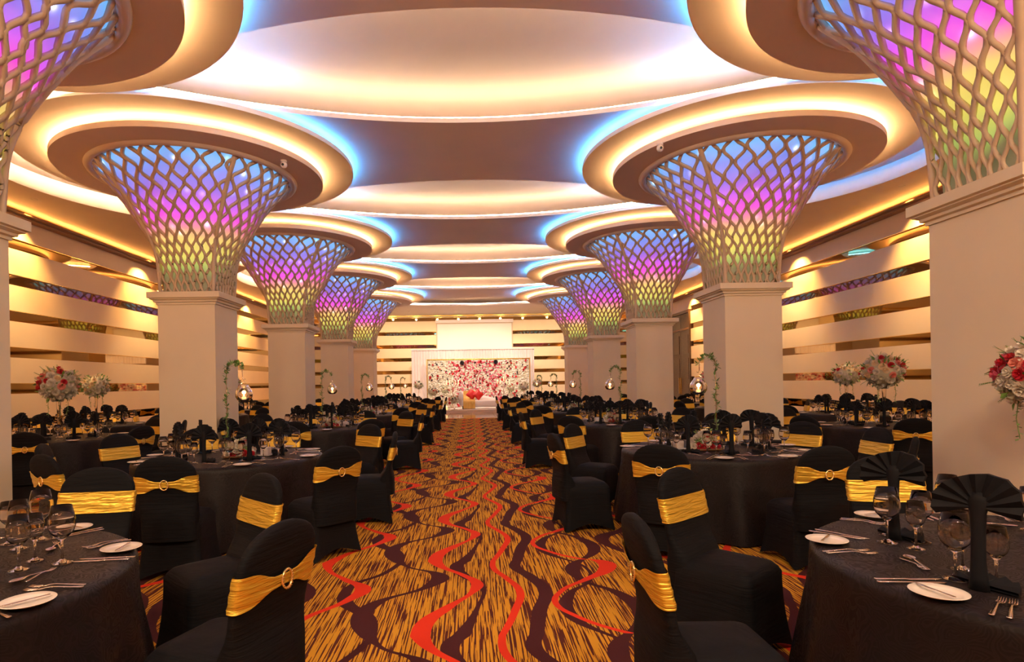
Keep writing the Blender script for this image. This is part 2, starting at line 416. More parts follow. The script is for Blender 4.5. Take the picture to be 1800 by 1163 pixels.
l_bl[1] = ring_led('led_ring', R_OUT - .06, Z_OUT + .08, M['led_blue'])
l_bl[-1] = ring_led('led_ring', R_OUT - .06, Z_OUT + .08, M['led_blue'], -pi * .5, pi * .5)
l_wh = ring_led('led_ring', R_OUT - .06, Z_OUT + .08, M['led_out'], pi * .5, pi * 1.5)
stem_core = MB().lathe([(1.66, Z_IN + .1), (1.66, Z_M)], 48).mesh('disc_core', M['ceil'])
for sx in (-1, 1):
    for y in CYS:
        for me in (d_in, d_out, back_disc, stem_core, l_in, l_bl[sx]):
            ob(me.name, me, ceil, (sx * CX, y, 0))
        if sx < 0: ob('led_ring', l_wh, ceil, (sx * CX, y, 0))
# side soffits with scalloped edges
for sx in (-1, 1):
    n = 300; ys = [Y0 + (29.9 - Y0) * i / n for i in range(n + 1)]
    def inner(y):
        best = 5.6
        for c in [CYS[0] - 5.45] + CYS:
            d = abs(y - c)
            if d < 3.35: best = max(best, CX + sqrt(3.35 ** 2 - d * d))
        return best
    vs = []; fs = []
    for y in ys:
        a = inner(y)
        for (x, z) in ((a, Z_S), (XW - .01, Z_S), (a, Z_M), (a + .03, Z_M), (a + .03, Z_S + .03), (XW - .01, Z_S + .03)): vs.append((sx * x, y, z))
    for i in range(n):
        b0 = i * 6; b1 = b0 + 6
        q = [(b0, b1, b1 + 1, b0 + 1), (b0, b0 + 2, b1 + 2, b1), (b0 + 3, b0 + 4, b1 + 4, b1 + 3)]
        if sx < 0: q = [tuple(reversed(f)) for f in q]
        fs += q
    vs2 = [(sx * inner(29.9), 29.9, Z_S), (sx * XW, 29.9, Z_S), (sx * XW, 29.9, Z_M), (sx * inner(29.9), 29.9, Z_M)]
    k = len(vs); vs += vs2; fs.append((k, k + 1, k + 2, k + 3) if sx > 0 else (k + 3, k + 2, k + 1, k))
    ob('side_soffit', mesh('side_soffit', vs, fs, M['ceil']), ceil)
# downlights
dl_trim = MB().lathe([(.035, .012), (.035, 0), (.06, -.006), (.06, .012)], 20).mesh('bezel', M['lip'], True)
dl_bulb = MB().lathe([(.001, .003), (.034, .003)], 16).mesh('bulb', M['bulb'])
ords = ['nearest', 'second', 'third', 'fourth', 'fifth', 'sixth', 'seventh', 'eighth']
def downlight(x, y, z, label, power, wash=None):
    t_ = tag(empty('downlight', (x, y, z)), label, 'light', 'recessed ceiling downlights')
    ob('bezel', dl_trim, t_); ob('bulb', dl_bulb, t_)
    l = bpy.data.lights.new('downlight_beam', 'SPOT'); l.energy = power; l.color = (1, .68, .34); l.spot_size = radians(80); l.spot_blend = .6; l.shadow_soft_size = .05
    lo = bpy.data.objects.new('downlight_beam', l); COL.objects.link(lo); lo.parent = t_; lo.location = (0, 0, -.02)
    if wash:
        l.color = (1, .74, .46); l.spot_size = radians(150); l.spot_blend = 1.0; lo.rotation_euler = wash
for sx, sn in ((-1, 'left'), (1, 'right')):
    for i, y in enumerate([6.3, 11.7, 17.1, 22.6, 24.0]):
        downlight(sx * 8.5, y, Z_S, '%s recessed downlight in the %s side soffit near the wall' % (ords[i], sn), K_DOWN)
    for i, y in enumerate([8.0, 12.2, 16.8, 21.0, 24.8, 28.6]):
        l = bpy.data.lights.new('wall_wash', 'SPOT'); l.energy = K_WASH * 3; l.color = (1, .54, .15); l.spot_size = radians(95); l.spot_blend = .8; l.shadow_soft_size = .03
        lo = bpy.data.objects.new('wall_wash', l); COL.objects.link(lo); lo.location = (sx * (XW - .50), y, Z_S - .03); lo.rotation_euler = (0, radians(16 * sx * -1), 0)
for i, x in enumerate([-3.37, -2.05, -.73, .6, 1.9, 3.3]):
    downlight(x, 33.4, Z_M, '%s from the left of the recessed downlights along the back wall' % (['first', 'second', 'third', 'fourth', 'fifth', 'sixth'][i]), K_DOWN * .42, (radians(28), 0, 0))
for sx in (-1, 1):
    for x in (4.8, 6.4): downlight(sx * x, 33.6, Z_M, '%s recessed downlight over the %s end of the back wall' % ('inner' if x < 5 else 'outer', 'left' if sx < 0 else 'right'), K_DOWN * .42, (radians(28), 0, 0))

# ------------------------------------------------------------------ columns
ZB = 3.07
def smooth(t): t = max(0, min(1, t)); return t * t * (3 - 2 * t)
RP = [(0, .56), (.2, .61), (.385, .73), (.55, .89), (.78, 1.18), (.92, 1.42), (1, 1.60)]
def Rv(v):
    for (a, ra), (b, rb) in zip(RP, RP[1:]):
        if v <= b:
            return ra + (rb - ra) * (v - a) / (b - a)
    return RP[-1][1]
def Rvs(v): return (Rv(max(0, v - .05)) + Rv(v) + Rv(min(1, v + .05))) / 3
def surf(phi, v, off=0.0):
    a = .455
    rs = a / max(abs(cos(phi)), abs(sin(phi)))
    rs = min(rs, .62)
    wv = smooth(v * 1.7 + .02)
    r = (rs * (1 + .3 * v)) * (1 - wv) + Rvs(v) * wv + off
    return (r * cos(phi), r * sin(phi), ZB + v * (Z_IN - ZB + .01))
NS = 58; NP = 6.8
rnd = random.Random(3)
lat = MB()
offs = [[rnd.uniform(-.45, .45) for _ in range(24)] for _ in range(NS)]
for i in range(NS):
    pts = []; rr = []
    K = 72
    for j in range(K + 1):
        v = j / K
        ph = (i % 2) * pi
        q = v * NP * 2 + .3
        k0 = int(q / 2); fr = q / 2 - k0
        jit = offs[i][k0] * (1 - fr) + offs[i][min(23, k0 + 1)] * fr
        s_ = cos(pi * q * 1.0 / 1.0 + ph + jit * 1.2)
        amp = .46 * (0.93 + .25 * jit)
        u = (i + .5 + amp * s_ + .10 * sin(pi * q) + .35 * sin(2.3 * v * pi + i * .5) * v + .15 * jit) / NS
        pts.append(surf(2 * pi * u, v, .0)); rr.append(.0215 + .0115 * v)
    lat.tube(pts, rr, 4)
lat_me = lat.mesh('lattice', M['lattice'], True)
ribs = []
for q in range(4):
    phi = pi / 4 + q * pi / 2
    ribs.append(MB().tube([surf(phi, j / 24, .012) for j in range(25)], [.030 + .012 * j / 24 for j in range(25)], 8).mesh('rib', M['lattice'], True))
mem = MB().loft([[surf(2 * pi * j / 64, i / 24, -.055) for j in range(64)] for i in range(25)], False, False).mesh('membrane', M['membrane'], True)
collar = MB().lathe([(1.56, Z_IN), (1.58, Z_IN - .035), (1.63, Z_IN - .05), (1.68, Z_IN - .035), (1.70, Z_IN)], 72).mesh('collar', M['ceil'], True)
h = .48
shaft = MB().box(-h, -h, 0, h, h, ZB - .17).mesh('shaft', M['column'])
def sq(a, z, bev=.0): return [(-a, -a, z), (a, -a, z), (a, a, z), (-a, a, z)]
capm = MB().loft([sq(.482, ZB - .20), sq(.50, ZB - .20), sq(.50, ZB - .17), sq(.53, ZB - .16), sq(.535, ZB - .135), sq(.575, ZB - .115), sq(.575, ZB - .105), sq(.605, ZB - .095), sq(.605, ZB)]).mesh('capital', M['column'])
base = MB().loft([sq(.51, 0), sq(.51, .12), sq(.495, .14), sq(.482, .14)]).mesh('plinth', M['column'])
on = ['nearest', 'second', 'third', 'fourth', 'farthest']
for sx, sn in ((-1, 'left'), (1, 'right')):
    for k, y in enumerate(CYS):
        c = tag(empty('column', (sx * CX, y, 0)), '%s square plaster column on the %s, flaring to a rainbow-lit lattice crown' % (on[k], sn), 'column', 'columns with lit lattice crowns')
        for nm, me in (('shaft', shaft), ('capital', capm), ('plinth', base), ('lattice', lat_me), ('membrane', mem), ('collar', collar)): ob(nm, me, c)
        for r_ in ribs: ob('rib', r_, c)
# small dome cameras under the discs of the second columns
for sx, x, y, lb in ((-1, -3.0, 9.75, 'small white security camera under the second disc on the left'), (1, 3.0, 9.3, 'small white security camera under the second disc on the right')):
    c = tag(empty('security_camera', (x, y, Z_IN)), lb, 'camera')
    ob('mount', MB().lathe([(.001, 0), (.05, 0), (.05, -.03), (.001, -.03)], 16).mesh('mount', M['china'], True), c)
    ob('body', MB().lathe([(.001, -.13), (.035, -.12), (.055, -.085), (.05, -.05), (.03, -.03)], 16).mesh('body', M['china'], True), c)
    ob('lens', MB().lathe([(.001, 0), (.02, 0), (.02, .01), (.001, .012)], 12).mesh('lens', M['black']), c, (0, -.05, -.085), (radians(90), 0, 0))

# ------------------------------------------------------------------ banquet chair
def rrect(w_, d_, r, n=6, cx=0, cy=0):
    pts = []
    for (sx, sy, a0) in ((1, -1, -90), (1, 1, 0), (-1, 1, 90), (-1, -1, 180)):
        for i in range(n):
            a = radians(a0 + 90 * i / (n - 1)); pts.append((cx + sx * (w_ - r) + r * cos(a), cy + sy * (d_ - r) + r * sin(a)))
    return pts
def chair_meshes():
    # skirted seat: the cover stretches from the seat to the four feet with arched hems
    N = 6; loops = []
    levels = [0, .04, .10, .18, .27, .36, .42, .445, .462, .468]
    for i, z in enumerate(levels):
        fl_ = max(0, 1 - z / .42) ** 2
        w_ = .212 + .045 * fl_; d_ = .222 + .045 * fl_
        if z > .43: w_ -= (z - .43) * .9 ; d_ -= (z - .43) * .9
        r = .05
        L = []
        dense = []
        base_ = rrect(w_, d_, r, N)
        # densify straight sides so the hem can arch
        m_ = len(base_)
        for k in range(m_):
            p, q = base_[k], base_[(k + 1) % m_]
            dense.append(p)
            if math.hypot(p[0] - q[0], p[1] - q[1]) > .1:
                for s_ in range(1, 8): dense.append((p[0] + (q[0] - p[0]) * s_ / 8, p[1] + (q[1] - p[1]) * s_ / 8))
        for (x, y) in dense:
            ax = abs(x) / w_; ay = abs(y) / d_
            cm = min(ax, ay)            # 1 at a corner, 0 mid-side
            arch = (1 - cm ** 1.6)
            pull = .030 * arch * fl_
            hem = .075 * arch * (1 - min(1, z / .30))
            sc = 1 - pull / .22
            L.append((x * sc, y * sc, z + hem))
        loops.append(L)
    # domed seat top
    for f, z in ((.8, .480), (.5, .488), (.2, .491)):
        L = loops[9]; loops.append([(x * f, y * f, z) for x, y, _ in L])
    seat = MB().loft(loops, False, True).mesh('seat', M['spandex'], True)
    # backrest slab: width and spine as functions of height
    def spine(z): return -.215 - .085 * smooth((z - .45) / .55) - .0 * z
    def halfw(z):
        if z < .80: return .205 + .022 * smooth((z - .35) / .4)
        t = (z - .80) / .155; return .227 * sqrt(max(0.0, 1 - t ** 2.2))
    def thick(z):
        b = .030
        if z < .62: b += .055 * (1 - smooth((z - .44) / .16))
        if z > .90: b *= sqrt(max(.02, 1 - ((z - .90) / .056) ** 2))
        return b
    def section(z, grow=0.0, n=28, hw=None):
        hw = (halfw(z) if hw is None else hw) + grow; th = thick(z) + grow
        pts = []
        for j in range(n):
            a = 2 * pi * j / n; e = .55
            cxx = abs(cos(a)) ** e * (1 if cos(a) >= 0 else -1); syy = abs(sin(a)) ** e * (1 if sin(a) >= 0 else -1)
            x = hw * cxx; y = th * syy
            y += spine(z) + (.018 if z < .62 else 0) * (1 - smooth((z - .44) / .16)) - .10 * (x * x)*-1.2
            pts.append((x, y))
        return pts
    loops = []
    z = .30
    for z in (.30, .40, .45, .48, .52, .56, .60, .66, .72, .78, .82, .85, .88, .905, .925, .94, .9495, .9548):
        loops.append([(x, y, z) for x, y in section(z)])
    back = MB().loft(loops, False, True).mesh('backrest', M['spandex'], True)
    # sash: stretch band, gathered into a bow at the rear centre
    n = 56; rows = 9; vs = []; fs = []
    for r_ in range(rows):
        f = r_ / (rows - 1) * 2 - 1
        for j in range(n):
            a = 2 * pi * j / n
            rear = max(0.0, -sin(a)); cen = exp(-((cos(a)) / .34) ** 2) * (1 if sin(a) < 0 else 0)
            hh = .066 - .044 * cen
            zc = .735 + .012 * cos(a) * 0
            zz = zc + f * hh
            gz = .006 + .004 * (.5 + .5 * sin(f * 9 + a * 3)) * (1 + cen)
            hw = halfw(min(zz, .80)) + gz; th = thick(zz) + gz + .006 * cen
            e = .55
            x = hw * abs(cos(a)) ** e * (1 if cos(a) >= 0 else -1); y = th * abs(sin(a)) ** e * (1 if sin(a) >= 0 else -1)
            y += spine(zz) + .12 * x * x
            vs.append((x, y, zz))
    for r_ in range(rows - 1):
        for j in range(n):
            a = r_ * n + j; b = r_ * n + (j + 1) % n
            fs.append((a, b, b + n, a + n))
    sash = mesh('sash', vs, fs, M['satin'], True)
    ring = []
    yb = spine(.735) - thick(.735) - .020
    loops = []
    for i in range(20):
        a = 2 * pi * i / 20
        loops.append([((.030 + .0055 * cos(2 * pi * k / 6)) * cos(a), yb - .0055 * sin(2 * pi * k / 6), .735 + (.036 + .0055 * cos(2 * pi * k / 6)) * sin(a)) for k in range(6)])
    loops.append(loops[0])
    br = MB().loft(loops, False, False)
    for i in range(20):
        a = 2 * pi * i / 20; x, z = .030 * cos(a), .735 + .036 * sin(a); s_ = .0048
        br.add([(x, yb - .011, z), (x + s_, yb - .004, z), (x, yb - .004, z + s_), (x - s_, yb - .004, z), (x, yb - .004, z - s_)], [(0, 1, 2), (0, 2, 3), (0, 3, 4), (0, 4, 1)])
    brooch = br.mesh('brooch', M['brooch'], True)
    return seat, back, sash, brooch
CH_ME = chair_meshes()
def chair(x, y, rz, label, brooch=True, grp='black covered chairs with gold sashes'):
    c = tag(empty('banquet_chair', (x, y, 0), rz), label, 'chair', grp)
    for nm, me in zip(('seat', 'backrest', 'sash', 'brooch'), CH_ME):
        if nm == 'brooch' and not brooch: continue
        ob(nm, me, c)
    return c

# ------------------------------------------------------------------ table
R_T, Z_T = .92, .75
def table_mesh(seed):
    r_ = random.Random(seed); n = 128; loops = []
    ph = [r_.uniform(0, 6.28) for _ in range(4)]
    prof = [(0.0, 0), (.3, 0), (.6, 0), (.86, 0), (.900, -.003), (.915, -.012), (.922, -.03), (.925, -.06), (.930, -.14), (.94, -.26), (.955, -.40), (.97, -.54), (.985, -.66), (.99, -.735)]
    for k, (r, dz) in enumerate(prof):
        L = []
        for j in range(n):
            a = 2 * pi * j / n
            f = min(1, max(0, (-dz - .02) / .6))
            wv = (.6 * sin(13 * a + ph[0]) + .35 * sin(21 * a + ph[1]) + .3 * sin(7 * a + ph[2])) * .05 * f
            rr = r + wv
            L.append((rr * cos(a), rr * sin(a), Z_T + dz))
        loops.append(L)
    loops[0] = [(0.001 * cos(2 * pi * j / n), 0.001 * sin(2 * pi * j / n), Z_T) for j in range(n)]
    return MB().loft(loops, True, False).mesh('tablecloth', M['damask'], True)
T_ME = [table_mesh(s) for s in (1, 2, 3)]
# ------------------------------------------------------------------ tableware
def glass_mesh(name, H, rb, stem, foot, rim, n=20):
    zb = stem
    hb = H - stem
    out = [(foot, .002), (foot * .96, .005), (foot * .4, .010), (.0055, .020), (.0042, stem * .6), (.006, stem - .006), (rb * .45, stem + hb * .06), (rb * .85, stem + hb * .22), (rb, stem + hb * .40), (rb * .97, stem + hb * .62), (rim, H)]
    inn = [(rim - .0012, H), (rb * .97 - .0015, stem + hb * .62), (rb - .0015, stem + hb * .40), (rb * .83, stem + hb * .23), (rb * .40, stem + hb * .09), (.0005, stem + .004)]
    return MB().lathe([(.0005, .001), (foot * .9, .001)] + out + inn, n).mesh(name, M['glass'], True)
G_L = glass_mesh('wine_glass', .240, .050, .10, .040, .037, 28); G_M = glass_mesh('wine_glass', .222, .043, .098, .037, .033, 24); G_S = glass_mesh('wine_glass', .20, .036, .09, .033, .028, 24)
def far_glass(me): return me
# plate
P_ME = MB().lathe([(.0005, .004), (.05, .004), (.062, .006), (.082, .014), (.0835, .0155), (.082, .0165), (.062, .0095), (.05, .0075), (.0005, .0075)], 32).mesh('side_plate', M['china'], True)
def flat_strip(pts, th=.002):
    """pts: (y, halfwidth, z) along the length"""
    loops = []
    for (y, hw, z) in pts:
        loops.append([(-hw, y, z), (0, y, z - th * .4), (hw, y, z), (hw * .8, y, z + th), (0, y, z + th * 1.3), (-hw * .8, y, z + th)])
    return loops
def fork_mesh():
    mb = MB().loft(flat_strip([(-.10, .005, .003), (-.095, .0085, .003), (-.05, .006, .006), (0, .003, .010), (.02, .0035, .009), (.035, .010, .006), (.05, .0118, .004)], .002))
    for k in range(4):
        x = -.0093 + k * .0062
        mb.loft([[(x - .0019 * s, y, z), (x + .0019 * s, y, z), (x + .0019 * s, y, z + .0018), (x - .0019 * s, y, z + .0018)] for y, z, s in ((.048, .004, 1), (.075, .004, .9), (.092, .008, .5))])
    return mb.mesh('fork', M['steel'], True)
def knife_mesh():
    return MB().loft(flat_strip([(-.115, .005, .003), (-.11, .009, .003), (-.06, .0075, .003), (-.01, .006, .003), (0, .009, .002), (.06, .010, .002), (.095, .008, .002), (.112, .002, .002)], .0022)).mesh('knife', M['steel'], True)
def spoon_mesh():
    mb = MB().loft(flat_strip([(-.10, .005, .003), (-.095, .008, .003), (-.05, .005, .006), (0, .003, .010), (.02, .0035, .008)], .002))
    loops = []
    for i in range(8):
        t_ = i / 7; y = .018 + .062 * t_; hw = .0195 * sin(pi * min(.98, max(.06, t_ * .96 + .02))) ** .6
        loops.append([(hw * cos(pi + pi * k / 6), y, .010 - .0 + .008 * sin(pi + pi * k / 6) * sin(pi * t_) ) for k in range(7)])
    mb.loft(loops, False, False, closed=False); return mb.mesh('spoon', M['steel'], True)
F_ME, K_ME, SP_ME = fork_mesh(), knife_mesh(), spoon_mesh()
# napkin: pleated fan on a folded upright, its tail fanned out on the cloth
def napkin_meshes(seed, hgt=.385):
    r_ = random.Random(seed)
    def fan(R, a0, a1, pl, droop, th):
        n = pl * 2; vs = []; fs = []
        rings = [.18, .45, .75, 1.0]
        for i in range(n + 1):
            a = a0 + (a1 - a0) * i / n
            for k, f in enumerate(rings):
                Rr = R * f * (1 + .05 * sin(3 * a + seed))
                y = (th if i % 2 else -th) * f + droop * f * f * cos(a * 1.0)
                vs.append((Rr * cos(a), y, Rr * sin(a)))
        m_ = len(rings)
        for i in range(n):
            for k in range(m_ - 1):
                a = i * m_ + k; fs.append((a, a + 1, a + m_ + 1, a + m_))
        return vs, fs
    vs, fs = fan(.114, radians(-18), radians(198), 9, .03, .010)
    # give it thickness with a second skin
    k = len(vs); vs2 = [(x, y + .018, z) for x, y, z in vs]
    top = MB().add(vs, [tuple(reversed(f)) for f in fs]).add(vs2, fs)
    rim = [i * 4 + 3 for i in range(19)]
    for a, b in zip(rim, rim[1:]): top.f.append((a, b, b + k, a + k))
    zt = hgt - .112
    top.v = [(x, y - .009, z + zt) for x, y, z in top.v]
    fan_me = top.mesh('fan', M['napkin'])
    st = MB().loft([[(hx * cos(q * pi / 4) , hy * sin(q * pi / 4) + yo, z) for q in range(8)] for z, hx, hy, yo in ((0.0, .030, .020, 0), (.04, .026, .016, 0), (.10, .022, .014, .002), (.18, .021, .014, 0), (zt - .02, .024, .016, 0), (zt + .02, .034, .018, 0), (zt + .05, .018, .012, 0))]).mesh('stem', M['napkin'], True)
    vs, fs = fan(.105, radians(10), radians(170), 6, .0, .006)
    k = len(vs); fm = MB().add([(x, -z * .75 - .0, .012 + abs(z) * .16 + (y + .006)) for x, y, z in vs], fs)
    fm.add([(x, -z * .75, .004 + (y + .006) * .3) for x, y, z in vs], [tuple(reversed(f)) for f in fs])
    rim = [i * 4 + 3 for i in range(13)]
    for a, b in zip(rim, rim[1:]): fm.f.append((b, a, a + k, b + k))
    foot_me = fm.mesh('tail', M['napkin'])
    return fan_me, st, foot_me
NAPS = [napkin_meshes(s, h_) for s, h_ in ((1, .39), (2, .37), (3, .36))]
# small glass tumbler / salt set / ceramic cube
cube_me = MB().loft([[(x, y, z) for x, y in rrect(a, a, .008, 4)] for a, z in ((.040, .012), (.042, .02), (.042, .085), (.038, .088), (.037, .03))], True, True).mesh('holder', M['china'], True)
sauc_me = MB().loft([[(x, y, z) for x, y in rrect(a, a, .015, 4)] for a, z in ((.055, .0), (.072, .010), (.070, .013), (.05, .006))], True, True).mesh('saucer', M['china'], True)

# ------------------------------------------------------------------ flowers
def blossom(name, m, petals=((.35, 5, .95), (.7, 6, .65), (1.0, 7, .30)), R=.03, seed=0):
    r_ = random.Random(seed); mb = MB()
    for f, n, lift in petals:
        for i in range(n):
            a = 2 * pi * i / n + f * 2 + r_.uniform(-.15, .15); wd = 2 * pi / n * .75
            rr = R * f
            vs = [(0, 0, 0)]
            for (q, zz, ww) in ((.55, lift * .5, .8), (1.0, lift, .75)):
                for s_ in (-1, 0, 1):
                    aa = a + s_ * wd * ww
                    z = R * zz * (1 if f < 1 else .7) + (.12 * R if s_ == 0 else 0) * (-1 if f > .9 else 1)
                    vs.append((rr * q * cos(aa), rr * q * sin(aa), z))
            mb.add(vs, [(0, 1, 2), (0, 2, 3), (1, 4, 5, 2), (2, 5, 6, 3)])
    return mb.mesh(name, m, True)
BL = {k: blossom('blossom', M[k + '_petal'], seed=i) for i, k in enumerate(('white', 'cream', 'pink', 'magenta', 'red', 'black'))}
BL['carn'] = blossom('blossom', M['white_petal'], ((.3, 6, 1.0), (.55, 8, .8), (.8, 10, .55), (1.0, 12, .2)), seed=9)
BL['filler'] = blossom('blossom', M['filler'], ((.5, 4, .9), (1.0, 5, .5)), seed=10)
def orient(n_):
    return Vector(n_).to_track_quat('Z', 'Y').to_euler()
def leaf_mesh(count, R, seed, spread=.05, size=.05, m='leaf'):
    r_ = random.Random(seed); mb = MB()
    for i in range(count):
        a = r_.uniform(0, 2 * pi); z = r_.uniform(-.9, .95); q = sqrt(1 - z * z)
        n_ = Vector((q * cos(a), q * sin(a), z)); p = n_ * R
        t_ = n_.cross(Vector((r_.uniform(-1, 1), r_.uniform(-1, 1), r_.uniform(-1, 1)))).normalized()
        L = size * r_.uniform(.6, 1.3)
        e = p + n_ * L * .8 + t_ * L * .5; mid = (p + e) / 2 + n_ * .01
        sd = n_.cross(t_).normalized() * L * .16
        mb.add([p, mid + sd, e, mid - sd], [(0, 1, 2), (0, 2, 3)])
    return mb.mesh('leaves', M[m])
def sprig_mesh(count, R, seed, L0=.12):
    """feathery asparagus sprigs"""
    r_ = random.Random(seed); mb = MB()
    for i in range(count):
        a = r_.uniform(0, 2 * pi); z = r_.uniform(-.6, .9); q = sqrt(1 - z * z)
        n_ = Vector((q * cos(a), q * sin(a), z)); p = n_ * R; L = L0 * r_.uniform(.6, 1.2)
        s1 = n_.cross(Vector((0, 0, 1))).normalized(); s2 = n_.cross(s1)
        mb.tube([p, p + n_ * L * .5, p + n_ * L + s2 * .01], [.0018, .0014, .0006], 3)
        for k in range(9):
            f = (k + 1) / 10; b = p + n_ * L * f; l = L * .28 * (1 - f * .7)
            for d_ in (s1, -s1, s2, -s2):
                e = b + d_ * l + n_ * l * .7; w_ = n_.cross(d_) * .0022
                mb.add([b - w_, e, b + w_], [(0, 1, 2)])
    return mb.mesh('sprigs', M['leaf'])
def flower_ball(x, y, z0, H, R, label, seed, dens=64, pal=('white', 'white', 'carn', 'cream', 'pink', 'red', 'filler', 'carn'), stand=True, floor=False):
    r_ = random.Random(seed)
    t_ = tag(empty('flower_ball', (x, y, z0), r_.uniform(0, 6)), label, 'flowers', 'tall flower ball centrepieces')
    c = Vector((0, 0, H))
    core = MB()
    core.loft([[(R * .80 * sin(pi * i / 8) * cos(2 * pi * j / 14) + .0, R * .80 * sin(pi * i / 8) * sin(2 * pi * j / 14), H - R * .72 * cos(pi * i / 8)) for j in range(14)] for i in range(1, 8)], True, True)
    ob('foliage_core', core.mesh('foliage_core', M['filler'], True), t_)
    ga = pi * (3 - sqrt(5))
    for i in range(dens):
        zz = 1 - 2 * (i + .5) / dens; q = sqrt(1 - zz * zz); a = ga * i
        n_ = Vector((q * cos(a), q * sin(a), zz)) + Vector((r_.uniform(-.1, .1), r_.uniform(-.1, .1), r_.uniform(-.1, .1))); n_.normalize()
        kind = r_.choice(pal) if zz > -.3 else r_.choice(('filler', 'white', 'carn', 'filler'))
        sc = r_.uniform(1.25, 1.9) * R / .27 * (1.0 if kind != 'carn' else 1.15)
        p = c + Vector((n_.x * R * .80, n_.y * R * .80, n_.z * R * .72))
        ob('blossom', BL[kind], t_, p, orient(n_), (sc, sc, sc))
    lv = ob('leaves', leaf_mesh(60, R * .8, seed, size=.09), t_, c); lv['kind'] = 'stuff'
    sg = ob('sprigs', sprig_mesh(22, R * .85, seed + 1, .10 * R / .27), t_, c); sg['kind'] = 'stuff'
    if stand:
        hb = H - R * .6
        prof = [(.06, 0), (.062, .006), (.03, .02), (.022, .06), (.020, hb * .5), (.03, hb * .85), (.045, hb), (.042, hb), (.027, hb * .85), (.017, hb * .5), (.0005, .08)]
        if floor: prof = [(.16, 0), (.16, .012), (.03, .03), (.022, .10), (.020, hb * .5), (.03, hb * .9), (.045, hb), (.042, hb), (.027, hb * .9), (.0005, .12)]
        ob('vase', MB().lathe([(.0005, .001)] + prof, 20).mesh('vase', M['glass'], True), t_)
        tr = MB()
        for k in range(3):
            a = k * 2.1 + seed; pts = [(R * .45 * cos(a), R * .45 * sin(a), H - R * .6), (R * .5 * cos(a), R * .5 * sin(a), H - R * 1.1), (R * .45 * cos(a + .2), R * .45 * sin(a + .2), H - R * 1.6)]
            tr.tube(pts, .003, 4)
            for f in range(14):
                q = f / 13; zz = H - R * .6 - R * q; aa = a + .2 * q
                b = Vector((R * .48 * cos(aa), R * .48 * sin(aa), zz)); d_ = Vector((cos(f * 2.4), sin(f * 2.4), -.4)) * .035; w_ = Vector((-sin(f * 2.4), cos(f * 2.4), 0)) * .012
                tr.add([b, b + d_ * .5 + w_, b + d_, b + d_ * .5 - w_], [(0, 1, 2, 3)])
        q = ob('trailing_vine', tr.mesh('trailing_vine', M['leaf']), t_); q['kind'] = 'stuff'
    return t_
def centrepiece(x, y, label, rz, seed):
    r_ = random.Random(seed)
    t_ = tag(empty('flower_centrepiece', (x, y, Z_T), rz), label, 'flowers', 'low red and white centrepieces')
    tr = MB().loft([[(px, py, z) for px, py in rrect(a, b, .02, 4)] for a, b, z in ((.15, .07, .001), (.165, .085, .022), (.158, .078, .022), (.148, .068, .008))], True, True)
    ob('tray', tr.mesh('tray', M['wood_tray'], True), t_)
    spots = [(-.05, 0, .10, 'carn', 2.1), (.0, .02, .13, 'carn', 2.2), (.05, 0, .11, 'carn', 2.1), (0, -.045, .08, 'carn', 2.0), (-.06, -.04, .05, 'red', 1.3), (-.02, -.06, .045, 'red', 1.4), (.06, -.05, .05, 'red', 1.2), (.09, -.01, .06, 'white', 1.8),
             (-.10, 0, .05, 'white', 1.6), (-.11, -.03, .04, 'white', 1.3), (.03, -.03, .14, 'red', 1.0), (.07, .0, .15, 'red', 1.1), (.02, .03, .17, 'white', 1.6), (-.03, .05, .12, 'white', 1.8), (.10, .04, .06, 'white', 1.6), (.12, -.03, .04, 'red', 1.1), (-.08, .04, .08, 'white', 1.8)]
    for (a, b, c, k, s_) in spots:
        n_ = Vector((a * 3, b * 4 - .15, c + .1)).normalized()
        s_ *= r_.uniform(.9, 1.1) * 1.05
        ob('blossom', BL[k], t_, (a, b, c), orient(n_), (s_, s_, s_))
    core = MB().loft([[(.11 * sin(pi * i / 8) * cos(2 * pi * j / 12), .06 * sin(pi * i / 8) * sin(2 * pi * j / 12), .075 - .065 * cos(pi * i / 8)) for j in range(12)] for i in range(1, 8)], True, True)
    ob('foliage_core', core.mesh('foliage_core', M['leaf'], True), t_)
    l_ = ob('leaves', leaf_mesh(26, .09, seed, size=.06), t_, (0, 0, .115)); l_['kind'] = 'stuff'
    return t_
